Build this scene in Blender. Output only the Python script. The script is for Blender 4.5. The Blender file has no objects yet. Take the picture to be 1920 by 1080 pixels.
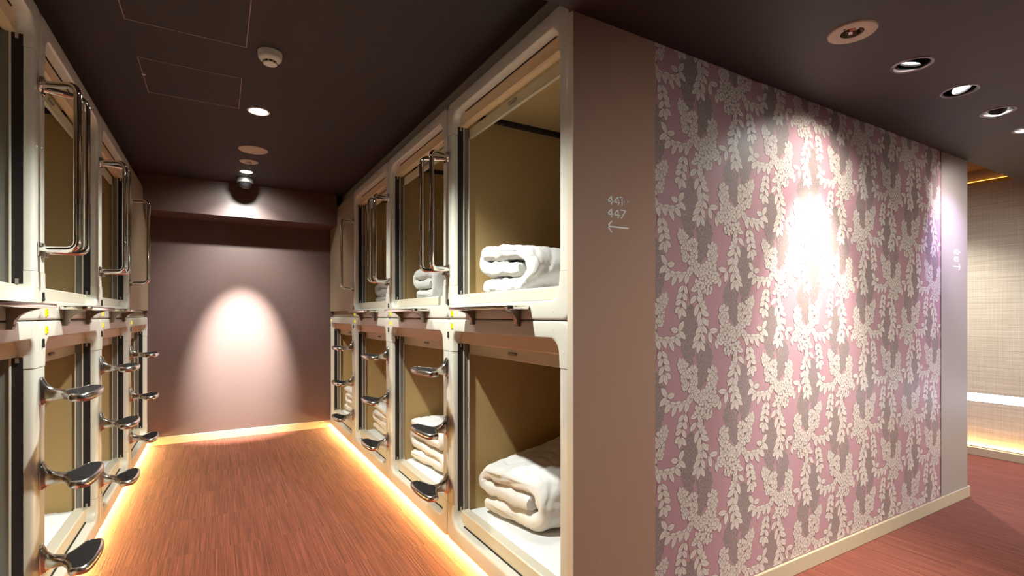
import bpy, math, random
from mathutils import Vector, Matrix, noise
from mathutils.geometry import tessellate_polygon
R = math.radians
scene = bpy.context.scene
COL = scene.collection

# ------------------------------------------------------------------ camera
TH = math.atan(551.0 / 942.5)
cam_d = bpy.data.cameras.new('camera')
cam_d.sensor_width = 36.0
cam_d.lens = 942.5 / 1920.0 * 36.0
cam_d.shift_y = 51.0 / 1920.0
cam_d.clip_start = 0.02
cam = bpy.data.objects.new('camera', cam_d)
cam.location = (0, 0, 1.2)
cam.rotation_euler = (R(90), 0, -TH)
COL.objects.link(cam)
scene.camera = cam

# ------------------------------------------------------------------ world, exposure
wld = bpy.data.worlds.new('world')
scene.world = wld
wld.use_nodes = True
wld.node_tree.nodes['Background'].inputs[0].default_value = (0.05, 0.045, 0.045, 1)
wld.node_tree.nodes['Background'].inputs[1].default_value = 0.15
vs = scene.view_settings
vs.view_transform = 'Standard'
vs.look = 'None'
vs.gamma = 1.0
vs.use_curve_mapping = False
vs.exposure = 0.12
scene.cycles.max_bounces = 8
scene.cycles.diffuse_bounces = 5
scene.cycles.glossy_bounces = 4
scene.cycles.use_denoising = True
scene.cycles.sample_clamp_indirect = 4.0
scene.cycles.caustics_reflective = False

# light levels (watts) of the fixtures, set in one place; the lamps are made in the fixtures' builders
POW = dict(corridor=105, corridor_near=185, wash=2500, spill=32, midwash=150, wallpaper=300, wallspill=55, lobby=16, lavender=95, woven=120, branch=165, lobby_fill=390)
WARM = (1.0, 0.86, 0.70)
WHITE = (0.96, 1.0, 0.94)
LAV = (0.50, 0.48, 1.0)

# ------------------------------------------------------------------ dimensions
XR, XL = 1.038, -0.552            # front planes of the two rows of capsules
PITCH = 1.063
SEAM_R = [1.386 + PITCH * i for i in range(5)]
SEAM_L = [1.360 + PITCH * i for i in range(5)]
YEND = 5.645
YBEAM = 5.27
YW = 1.353                        # wallpaper wall plane
ZC, ZL = 2.41, 2.222              # corridor and lobby ceilings
XCOR = 4.287                      # far corner of the wallpaper wall
XB = 5.63                         # woven wall
Z0, Z1, Z2 = 0.034, 1.181, 2.297  # capsule bottom, seam, top


# ------------------------------------------------------------------ helpers
def lin(c):
    out = []
    for v in c:
        v /= 255.0
        out.append(v / 12.92 if v <= 0.04045 else ((v + 0.055) / 1.055) ** 2.4)
    return tuple(out) + (1.0,)


def nodes_of(m):
    m.use_nodes = True
    nt = m.node_tree
    return nt, nt.nodes, nt.links, nt.nodes['Principled BSDF']


def mat(name, rgb, rough=0.5, metal=0.0, spec=0.5, coat=0.0, var=0.0, scale=8.0, stretch=(1, 1, 1), bump=0.0,
        bscale=60.0, sheen=0.0):
    m = bpy.data.materials.new(name)
    nt, N, L, b = nodes_of(m)
    b.inputs['Base Color'].default_value = lin(rgb)
    b.inputs['Roughness'].default_value = rough
    b.inputs['Metallic'].default_value = metal
    b.inputs['Specular IOR Level'].default_value = spec
    b.inputs['Coat Weight'].default_value = coat
    b.inputs['Sheen Weight'].default_value = sheen
    tc = N.new('ShaderNodeTexCoord')
    mp = N.new('ShaderNodeMapping')
    mp.inputs['Scale'].default_value = stretch
    L.new(tc.outputs['Object'], mp.inputs['Vector'])
    no = N.new('ShaderNodeTexNoise')
    no.inputs['Scale'].default_value = scale
    no.inputs['Detail'].default_value = 5
    L.new(mp.outputs['Vector'], no.inputs['Vector'])
    mix = N.new('ShaderNodeMix')
    mix.data_type = 'RGBA'
    c = lin(rgb)
    v = max(var, 0.02)
    mix.inputs['A'].default_value = tuple(x * (1 - v) for x in c[:3]) + (1,)
    mix.inputs['B'].default_value = tuple(min(1, x * (1 + v)) for x in c[:3]) + (1,)
    L.new(no.outputs['Fac'], mix.inputs['Factor'])
    L.new(mix.outputs['Result'], b.inputs['Base Color'])
    if bump > 0:
        n2 = N.new('ShaderNodeTexNoise')
        n2.inputs['Scale'].default_value = bscale
        n2.inputs['Detail'].default_value = 4
        L.new(mp.outputs['Vector'], n2.inputs['Vector'])
        bp = N.new('ShaderNodeBump')
        bp.inputs['Strength'].default_value = bump
        bp.inputs['Distance'].default_value = 0.004
        L.new(n2.outputs['Fac'], bp.inputs['Height'])
        L.new(bp.outputs['Normal'], b.inputs['Normal'])
    return m


def emit(name, rgb, strength):
    m = bpy.data.materials.new(name)
    nt, N, L, b = nodes_of(m)
    b.inputs['Base Color'].default_value = lin(rgb)
    b.inputs['Emission Color'].default_value = lin(rgb)
    b.inputs['Emission Strength'].default_value = strength
    return m


def carpet_material():
    m = bpy.data.materials.new('carpet')
    nt, N, L, b = nodes_of(m)
    tc = N.new('ShaderNodeTexCoord')
    # one offset per 50 cm carpet tile
    sn = N.new('ShaderNodeVectorMath'); sn.operation = 'SNAP'
    sn.inputs[1].default_value = (0.5, 0.5, 100.0)
    L.new(tc.outputs['Object'], sn.inputs[0])
    wn = N.new('ShaderNodeTexWhiteNoise'); wn.noise_dimensions = '3D'
    L.new(sn.outputs[0], wn.inputs['Vector'])
    off = N.new('ShaderNodeVectorMath'); off.operation = 'MULTIPLY_ADD'
    off.inputs[1].default_value = (7, 7, 7)
    L.new(wn.outputs['Color'], off.inputs[0])
    L.new(tc.outputs['Object'], off.inputs[2])
    mp = N.new('ShaderNodeMapping'); mp.inputs['Scale'].default_value = (330, 2.2, 1)
    L.new(off.outputs[0], mp.inputs['Vector'])
    n1 = N.new('ShaderNodeTexNoise'); n1.inputs['Scale'].default_value = 1.0; n1.inputs['Detail'].default_value = 3
    n1.inputs['Roughness'].default_value = 0.65
    L.new(mp.outputs['Vector'], n1.inputs['Vector'])
    mp2 = N.new('ShaderNodeMapping'); mp2.inputs['Scale'].default_value = (110, 1.2, 1)
    L.new(off.outputs[0], mp2.inputs['Vector'])
    n2 = N.new('ShaderNodeTexNoise'); n2.inputs['Scale'].default_value = 1.0; n2.inputs['Detail'].default_value = 2
    L.new(mp2.outputs['Vector'], n2.inputs['Vector'])
    ad = N.new('ShaderNodeMix'); ad.data_type = 'FLOAT'; ad.inputs[0].default_value = 0.22
    L.new(n1.outputs['Fac'], ad.inputs[2]); L.new(n2.outputs['Fac'], ad.inputs[3])
    cr = N.new('ShaderNodeValToRGB')
    e = cr.color_ramp.elements
    e[0].position = 0.30; e[0].color = lin((74, 34, 25))
    e[1].position = 0.72; e[1].color = lin((170, 96, 71))
    k = cr.color_ramp.elements.new(0.5); k.color = lin((124, 60, 43))
    L.new(ad.outputs[0], cr.inputs[0])
    tv = N.new('ShaderNodeMapRange')
    tv.inputs['To Min'].default_value = 0.97; tv.inputs['To Max'].default_value = 1.03
    L.new(wn.outputs['Value'], tv.inputs['Value'])
    ml = N.new('ShaderNodeVectorMath'); ml.operation = 'SCALE'
    L.new(cr.outputs['Color'], ml.inputs[0]); L.new(tv.outputs[0], ml.inputs['Scale'])
    L.new(ml.outputs[0], b.inputs['Base Color'])
    b.inputs['Roughness'].default_value = 0.95
    b.inputs['Specular IOR Level'].default_value = 0.1
    b.inputs['Sheen Weight'].default_value = 0.15
    bp = N.new('ShaderNodeBump'); bp.inputs['Strength'].default_value = 0.6; bp.inputs['Distance'].default_value = 0.004
    L.new(ad.outputs[0], bp.inputs['Height'])
    L.new(bp.outputs['Normal'], b.inputs['Normal'])
    return m


def woven_material():
    m = bpy.data.materials.new('woven_wall_cover')
    nt, N, L, b = nodes_of(m)
    tc = N.new('ShaderNodeTexCoord')
    mp = N.new('ShaderNodeMapping'); mp.inputs['Scale'].default_value = (1, 2.2, 300)
    L.new(tc.outputs['Object'], mp.inputs['Vector'])
    n1 = N.new('ShaderNodeTexNoise'); n1.inputs['Scale'].default_value = 1.0; n1.inputs['Detail'].default_value = 4
    L.new(mp.outputs['Vector'], n1.inputs['Vector'])
    mp2 = N.new('ShaderNodeMapping'); mp2.inputs['Scale'].default_value = (1, 260, 3.0)
    L.new(tc.outputs['Object'], mp2.inputs['Vector'])
    n2 = N.new('ShaderNodeTexNoise'); n2.inputs['Scale'].default_value = 1.0; n2.inputs['Detail'].default_value = 2
    L.new(mp2.outputs['Vector'], n2.inputs['Vector'])
    ad = N.new('ShaderNodeMix'); ad.data_type = 'FLOAT'; ad.inputs[0].default_value = 0.3
    L.new(n1.outputs['Fac'], ad.inputs[2]); L.new(n2.outputs['Fac'], ad.inputs[3])
    cr = N.new('ShaderNodeValToRGB')
    cr.color_ramp.elements[0].position = 0.32; cr.color_ramp.elements[0].color = lin((176, 158, 136))
    cr.color_ramp.elements[1].position = 0.66; cr.color_ramp.elements[1].color = lin((222, 208, 188))
    L.new(ad.outputs[0], cr.inputs[0])
    L.new(cr.outputs['Color'], b.inputs['Base Color'])
    b.inputs['Roughness'].default_value = 0.8
    bp = N.new('ShaderNodeBump'); bp.inputs['Strength'].default_value = 0.7; bp.inputs['Distance'].default_value = 0.004
    L.new(ad.outputs[0], bp.inputs['Height'])
    L.new(bp.outputs['Normal'], b.inputs['Normal'])
    return m


M = dict(
    cream=mat('cream_moulded_plastic', (224, 220, 206), 0.32, var=0.02, coat=0.15),
    valance=mat('glow_tinted_plastic', (236, 204, 158), 0.42, var=0.03),  # cream plastic with the warm floor glow put into its colour
    sillp=mat('pale_cream_plastic', (222, 212, 190), 0.4, var=0.02),
    olive=mat('khaki_lining', (186, 158, 106), 0.75, var=0.05, scale=5, bump=0.05, bscale=200),
    black=mat('black_rubber', (20, 16, 15), 0.6),
    slit=mat('slit_shade', (14, 12, 10), 0.7),  # near-black colour standing in for the shade inside the slits
    silver=mat('satin_aluminium', (190, 188, 182), 0.35, metal=0.9),
    railgrey=mat('grey_rail', (128, 126, 118), 0.45, metal=0.4),
    bar=mat('cream_blind_bar', (216, 208, 174), 0.5),
    tabg=mat('grey_pull', (150, 140, 122), 0.5),
    chrome=mat('polished_chrome', (242, 240, 236), 0.06, metal=1.0),
    cast=mat('cast_aluminium', (200, 196, 190), 0.22, metal=1.0, bump=0.05, bscale=40),
    steel=mat('brushed_steel', (150, 140, 130), 0.3, metal=1.0),
    pad=mat('grip_pad', (36, 32, 31), 0.9, spec=0.2, bump=0.3, bscale=400),
    linen=mat('white_cotton', (236, 234, 230), 0.9, var=0.02, bump=0.9, bscale=11, stretch=(1, 0.6, 1.6), sheen=0.1),
    sheet=mat('white_sheet', (242, 241, 238), 0.9, var=0.015, bump=0.05, bscale=60),
    ceil=mat('dark_plum_paint', (38, 25, 25), 0.7, var=0.04, scale=3),
    lceil=mat('plum_paint', (58, 45, 45), 0.6, var=0.04, scale=3),
    mauve=mat('mauve_wall_vinyl', (98, 78, 74), 0.4, var=0.10, scale=14, stretch=(1, 1, 14), bump=0.08, bscale=30),
    panel=mat('taupe_wood_vinyl', (170, 130, 108), 0.5, var=0.05, scale=10, stretch=(14, 1, 0.8)),
    sidepanel=mat('pale_taupe_vinyl', (158, 144, 132), 0.5, var=0.04, scale=10, stretch=(14, 1, 0.8)),
    blank=mat('beige_panel', (152, 134, 108), 0.5, var=0.03),
    fascia=mat('grey_fascia', (150, 138, 126), 0.45, var=0.03),
    base=mat('cream_baseboard', (188, 168, 138), 0.45, var=0.03),
    trimw=mat('pale_edge_trim', (224, 206, 184), 0.4),
    plain=mat('plain_wall', (170, 150, 132), 0.7, var=0.03),
    pink=mat('wallpaper_ground', (174, 130, 134), 0.45, var=0.04, scale=6, stretch=(30, 1, 1)),
    pcream=mat('wallpaper_cream_print', (204, 186, 174), 0.38, var=0.05, scale=30),
    pline=mat('wallpaper_outline_print', (120, 90, 86), 0.5, var=0.05),
    pgrey=mat('wallpaper_grey_print', (138, 117, 112), 0.42, var=0.08, scale=40),
    pgline=mat('wallpaper_pale_grey_print', (160, 138, 133), 0.45, var=0.05),
    letter=mat('white_letter', (250, 248, 244), 0.5),
    plate=mat('cream_ceiling_plate', (206, 184, 156), 0.5),
    wplastic=mat('white_plastic', (226, 216, 198), 0.4),
    dplastic=mat('black_dome', (18, 17, 18), 0.12),
    dmetal=mat('dark_fixture', (34, 31, 31), 0.35, metal=0.5),
    gring=mat('grey_ring', (120, 110, 108), 0.35, metal=0.6),
    refl=mat('faceted_reflector', (230, 224, 214), 0.12, metal=1.0),
    edge=mat('hatch_edge', (158, 130, 116), 0.5),
    brown=mat('brown_soffit', (110, 82, 62), 0.7),
    gold=mat('gold_strip', (226, 176, 84), 0.4),
    carpet=carpet_material(),
    woven=woven_material(),
    led=emit('warm_led', (255, 210, 122), 470.0),
    ledb=emit('warm_cove_led', (255, 200, 112), 110.0),
    ledt=emit('gold_cove_led', (255, 186, 84), 3.0),
    ledw=emit('cool_led_bar', (222, 226, 255), 9.0),
    yellow=emit('lit_yellow_number', (255, 232, 6), 0.9),
    lens=emit('lit_lens', (255, 250, 244), 14.0),
    lensd=emit('lit_downlight_lens', (255, 250, 242), 55.0),
    ink=mat('dark_ink', (60, 46, 16), 0.6),
)


M['yellow'].node_tree.nodes['Principled BSDF'].inputs['Base Color'].default_value = lin((150, 122, 0))


def tag(o, label=None, cat=None, group=None, kind=None):
    if label: o['label'] = label
    if cat: o['category'] = cat
    if group: o['group'] = group
    if kind: o['kind'] = kind
    return o


class MB:
    """collects shapes and links them as ONE mesh object"""
    def __init__(self):
        self.v, self.f, self.mi = [], [], []

    def add(self, verts, faces, mi=0):
        n = len(self.v)
        self.v += [tuple(p) for p in verts]
        self.f += [tuple(i + n for i in f) for f in faces]
        self.mi += [mi] * len(faces)
        return self

    def box(self, x0, x1, y0, y1, z0, z1, mi=0):
        v = [(x, y, z) for z in (z0, z1) for y in (y0, y1) for x in (x0, x1)]
        return self.add(v, [(0, 2, 3, 1), (4, 5, 7, 6), (0, 1, 5, 4), (2, 6, 7, 3), (0, 4, 6, 2), (1, 3, 7, 5)], mi)

    def rbox(self, x0, x1, y0, y1, z0, z1, b=0.004, mi=0):
        """box with chamfered edges (loft of inset rectangles along z)"""
        rings = [(b, z0), (0, z0 + b), (0, z1 - b), (b, z1)]
        v, f = [], []
        for ins, z in rings:
            xa, xb, ya, yb = x0 + ins, x1 - ins, y0 + ins, y1 - ins
            c = b * 0.999
            v += [(xa + c, ya, z), (xb - c, ya, z), (xb, ya + c, z), (xb, yb - c, z), (xb - c, yb, z), (xa + c, yb, z),
                  (xa, yb - c, z), (xa, ya + c, z)]
        for r in range(3):
            for i in range(8):
                j = (i + 1) % 8
                f.append((r * 8 + i, r * 8 + j, r * 8 + 8 + j, r * 8 + 8 + i))
        f.append(tuple(range(7, -1, -1)))
        f.append(tuple(range(24, 32)))
        return self.add(v, f, mi)

    def lathe(self, prof, n=24, c=(0, 0, 0), mi=0, cap=True, rot=None):
        """profile [(r, z)] turned about z"""
        v, f = [], []
        for r, z in prof:
            for i in range(n):
                a = 2 * math.pi * i / n
                p = Vector((r * math.cos(a), r * math.sin(a), z))
                if rot is not None: p = rot @ p
                v.append((p[0] + c[0], p[1] + c[1], p[2] + c[2]))
        for k in range(len(prof) - 1):
            for i in range(n):
                j = (i + 1) % n
                f.append((k * n + i, k * n + j, k * n + n + j, k * n + n + i))
        if cap:
            f.append(tuple(range(n - 1, -1, -1)))
            m = (len(prof) - 1) * n
            f.append(tuple(range(m, m + n)))
        return self.add(v, f, mi)

    def tube(self, pts, r, n=10, mi=0):
        pts = [Vector(p) for p in pts]
        v, f = [], []
        prev = None
        for i, p in enumerate(pts):
            t = (pts[min(i + 1, len(pts) - 1)] - pts[max(i - 1, 0)]).normalized()
            if prev is None:
                up = Vector((0, 0, 1)) if abs(t.z) < 0.9 else Vector((1, 0, 0))
                a = t.cross(up).normalized()
            else:
                a = (prev - t * prev.dot(t)).normalized()
            prev = a
            b = t.cross(a)
            for k in range(n):
                an = 2 * math.pi * k / n
                v.append(p + (a * math.cos(an) + b * math.sin(an)) * r)
        for i in range(len(pts) - 1):
            for k in range(n):
                j = (k + 1) % n
                f.append((i * n + k, i * n + j, i * n + n + j, i * n + n + k))
        f.append(tuple(range(n - 1, -1, -1)))
        m = (len(pts) - 1) * n
        f.append(tuple(range(m, m + n)))
        return self.add(v, f, mi)

    def loft(self, rings, mi=0, cap=True):
        n = len(rings[0])
        v, f = [], []
        for r in rings: v += r
        for k in range(len(rings) - 1):
            for i in range(n):
                j = (i + 1) % n
                f.append((k * n + i, k * n + j, k * n + n + j, k * n + n + i))
        if cap:
            f.append(tuple(range(n - 1, -1, -1)))
            m = (len(rings) - 1) * n
            f.append(tuple(range(m, m + n)))
        return self.add(v, f, mi)

    def build(self, name, material, parent=None, smooth=True, angle=35, fix=True):
        me = bpy.data.meshes.new(name)
        me.from_pydata(self.v, [], self.f)
        mats = material if isinstance(material, (list, tuple)) else [material]
        for m in mats: me.materials.append(m)
        if len(mats) > 1: me.polygons.foreach_set('material_index', self.mi)
        if fix:
            import bmesh
            bm = bmesh.new(); bm.from_mesh(me)
            bmesh.ops.recalc_face_normals(bm, faces=bm.faces)
            bm.to_mesh(me); bm.free()
        if smooth:
            me.shade_smooth()
            me.set_sharp_from_angle(angle=R(angle))
        me.update()
        o = bpy.data.objects.new(name, me)
        COL.objects.link(o)
        o.parent = parent
        return o


def empty(name, loc=(0, 0, 0), rz=0.0):
    o = bpy.data.objects.new(name, None)
    o.empty_display_size = 0.1
    o.location = loc
    o.rotation_euler = (0, 0, rz)
    COL.objects.link(o)
    return o


def copy_tree(o, parent=None):
    c = o.copy()
    COL.objects.link(c)
    c.parent = parent
    for ch in list(o.children): copy_tree(ch, c)
    return c


def struct(name, mb, m, label=None, smooth=False):
    o = mb.build(name, m, None, smooth)
    o['kind'] = 'structure'
    return o


def fillet(pts, r, n=6):
    pts = [Vector(p) for p in pts]
    out = [pts[0]]
    for i in range(1, len(pts) - 1):
        a, b, c = pts[i - 1], pts[i], pts[i + 1]
        u, w = (a - b).normalized(), (c - b).normalized()
        rr = min(r, (a - b).length * 0.49, (c - b).length * 0.49)
        p0, p1 = b + u * rr, b + w * rr
        for k in range(n + 1):
            t = k / n
            out.append(p0 * (1 - t) ** 2 + b * 2 * t * (1 - t) + p1 * t * t)
    out.append(pts[-1])
    return out


def lamp(name, loc, target, power, color, angle, blend, parent, size=0.03):
    d = bpy.data.lights.new(name, 'SPOT')
    d.energy = power
    d.color = color
    d.spot_size = R(angle)
    d.spot_blend = blend
    d.shadow_soft_size = size
    o = bpy.data.objects.new(name, d)
    COL.objects.link(o)
    v = Vector(target) - Vector(loc)
    o.rotation_euler = v.to_track_quat('-Z', 'Y').to_euler()
    o.location = Vector(loc) - Vector(parent.location)
    o.parent = parent
    return o


# ================================================================== STRUCTURE
mb = MB().box(-1.9, 5.8, -4.0, 5.8, -0.05, 0.0)
struct('floor', mb, M['carpet'])


def ceiling_with_holes(name, x0, x1, y0, y1, z, thick, holes, m):
    outer = [Vector((x0, y0, 0)), Vector((x1, y0, 0)), Vector((x1, y1, 0)), Vector((x0, y1, 0))]
    loops = [outer]
    n = 28
    for (hx, hy, hr) in holes:
        loops.append([Vector((hx + hr * math.cos(-2 * math.pi * i / n), hy + hr * math.sin(-2 * math.pi * i / n), 0))
                      for i in range(n)])
    flat = [p for l in loops for p in l]
    tris = tessellate_polygon(loops)
    b = MB()
    v = [(p.x, p.y, z) for p in flat]
    b.add(v, [tuple(t) for t in tris])
    k = 4
    for h in holes:   # the sides of each cut-out
        ring = [(p.x, p.y) for p in flat[k:k + n]]
        k += n
        b.add([(x, y, z) for x, y in ring] + [(x, y, z + thick) for x, y in ring],
              [(i, (i + 1) % n, n + (i + 1) % n, n + i) for i in range(n)])
    b.add([(x0, y0, z + thick), (x1, y0, z + thick), (x1, y1, z + thick), (x0, y1, z + thick)], [(0, 1, 2, 3)])
    b.add([(x0, y0, z), (x1, y0, z), (x1, y1, z), (x0, y1, z)] + [(x0, y0, z + thick), (x1, y0, z + thick), (x1, y1, z + thick), (x0, y1, z + thick)],
          [(0, 1, 5, 4), (1, 2, 6, 5), (2, 3, 7, 6), (3, 0, 4, 7)])
    o = b.build(name, m, None, smooth=False)
    o['kind'] = 'structure'
    return o


DL0 = (0.30, 1.95)
DL1 = (0.208, 3.337)
DLW = (0.206, 4.79)
LOBBY_X = [1.976, 2.447, 2.915, 3.377, 3.840]
LOBBY_Y = 0.947
LOBBY_FILL = [(1.9, -2.6), (3.4, -2.6), (4.9, -2.6)]  # added spotlights, out of view, to brighten the wallpaper wall
BRANCH = [(5.0, 1.92)]
ceiling_with_holes('ceiling', -2.7, XCOR, YW, 5.8, ZC, 0.14,
                   [(DL0[0], DL0[1], 0.05), (DL1[0], DL1[1], 0.05), (DLW[0], DLW[1], 0.045)], M['ceil'])
ceiling_with_holes('ceiling', -1.9, 5.75, -4.0, YW - 0.012, ZL, 0.14,
                   [(LOBBY_X[0], LOBBY_Y, 0.045)] + [(x, LOBBY_Y, 0.062) for x in LOBBY_X[1:]] + [(x, y, 0.062) for x, y in LOBBY_FILL], M['lceil'])
ceiling_with_holes('ceiling', XCOR, 5.75, YW, 5.8, ZC + 0.035, 0.14, [(x, y, 0.05) for x, y in BRANCH], M['brown'])
struct('trim_1', MB().box(-1.9, 5.75, YW - 0.012, YW + 0.0, ZL, ZC + 0.2), M['lceil'])   # drop between the two ceilings

# end wall of the corridor, with the dropped beam above it
struct('wall_end', MB().box(-2.7, 3.2, YEND, YEND + 0.12, 0, ZC + 0.1), M['mauve'])
struct('trim_2', MB().box(XL - 0.04, XR - 0.004, YBEAM, YEND, 2.105, ZC), M['mauve'])
struct('baseboard_end', MB().rbox(XL - 0.06, XR + 0.06, YEND - 0.012, YEND, 0, 0.076, 0.003), M['base'])

# wallpaper wall: left plain panel, papered middle, right plain panel
struct('wall_front_left_panel', MB().box(XR - 0.008, 1.4115, YW, SEAM_R[0] - 0.003, 0, ZL), M['panel'])
wall_paper = struct('wall_front', MB().box(1.4115, 3.883, YW + 0.002, YW + 0.1, 0, ZL), M['pink'])
struct('wall_front_right_panel', MB().box(3.883, XCOR, YW, YW + 0.1, 0, ZL), M['sidepanel'])
struct('trim_3', MB().rbox(XR - 0.0125, XR - 0.0085, YW - 0.002, SEAM_R[0] - 0.004, 0, ZL, 0.001), M['trimw'])
struct('trim_4', MB().box(3.880, 3.8855, YW - 0.0012, YW + 0.004, 0.076, ZL), M['pline'])
struct('baseboard_front', MB().rbox(1.4115, XCOR + 0.01, YW - 0.012, YW, 0, 0.073, 0.003), M['base'])
struct('wall_branch_left', MB().box(XCOR - 0.1, XCOR, YW + 0.1, 5.7, 0, ZC + 0.1), M['sidepanel'])
# woven wall beyond the corner
struct('wall_right', MB().box(XB + 0.03, XB + 0.15, -4.0, 5.8, 0, ZC + 0.3), M['plain'])
struct('trim_5', MB().box(XB, XB + 0.03, -4.0, 5.7, 0.53, 2.318), M['woven'])          # upper woven panel
struct('trim_6', MB().box(XB + 0.004, XB + 0.03, -4.0, 5.7, 0.07, 0.46), M['woven'])   # lower woven panel
struct('baseboard_right', MB().rbox(XB - 0.03, XB + 0.03, -4.0, 5.7, 0, 0.068, 0.003), M['base'])
struct('wall_branch_end', MB().box(XCOR, XB + 0.1, 5.7, 5.8, 0, ZC + 0.1), M['plain'])
# rest of the lobby, behind and left of the viewpoint
struct('wall_back', MB().box(-1.9, XB + 0.1, -4.1, -4.0, 0, ZC), M['plain'])
struct('wall_left', MB().box(-2.0, -1.9, -4.0, YW, 0, ZC), M['plain'])
struct('wall_left_panel', MB().box(-1.9, XL - 0.012, SEAM_L[0] - 0.03, SEAM_L[0] - 0.003, 0, ZC), M['panel'])
# fascias between capsules and ceiling, toe boards
struct('trim_7', MB().box(XR + 0.062, XR + 0.09, SEAM_R[0] - 0.03, YEND, Z2 - 0.02, ZC), M['fascia'])
struct('trim_8', MB().box(XL - 0.09, XL - 0.062, SEAM_L[0] - 0.03, YEND, Z2 - 0.02, ZC), M['fascia'])
struct('baseboard_row_right', MB().box(XR + 0.07, XR + 0.085, SEAM_R[0], YEND, 0, Z0), M['base'])
struct('baseboard_row_left', MB().box(XL - 0.085, XL - 0.07, SEAM_L[0], YEND, 0, Z0), M['base'])
# filler strips between the last capsules and the end wall
struct('trim_9', MB().box(XL - 0.02, XL - 0.008, SEAM_L[4] + 0.001, YEND, Z0, Z1), M['cream'])


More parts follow.
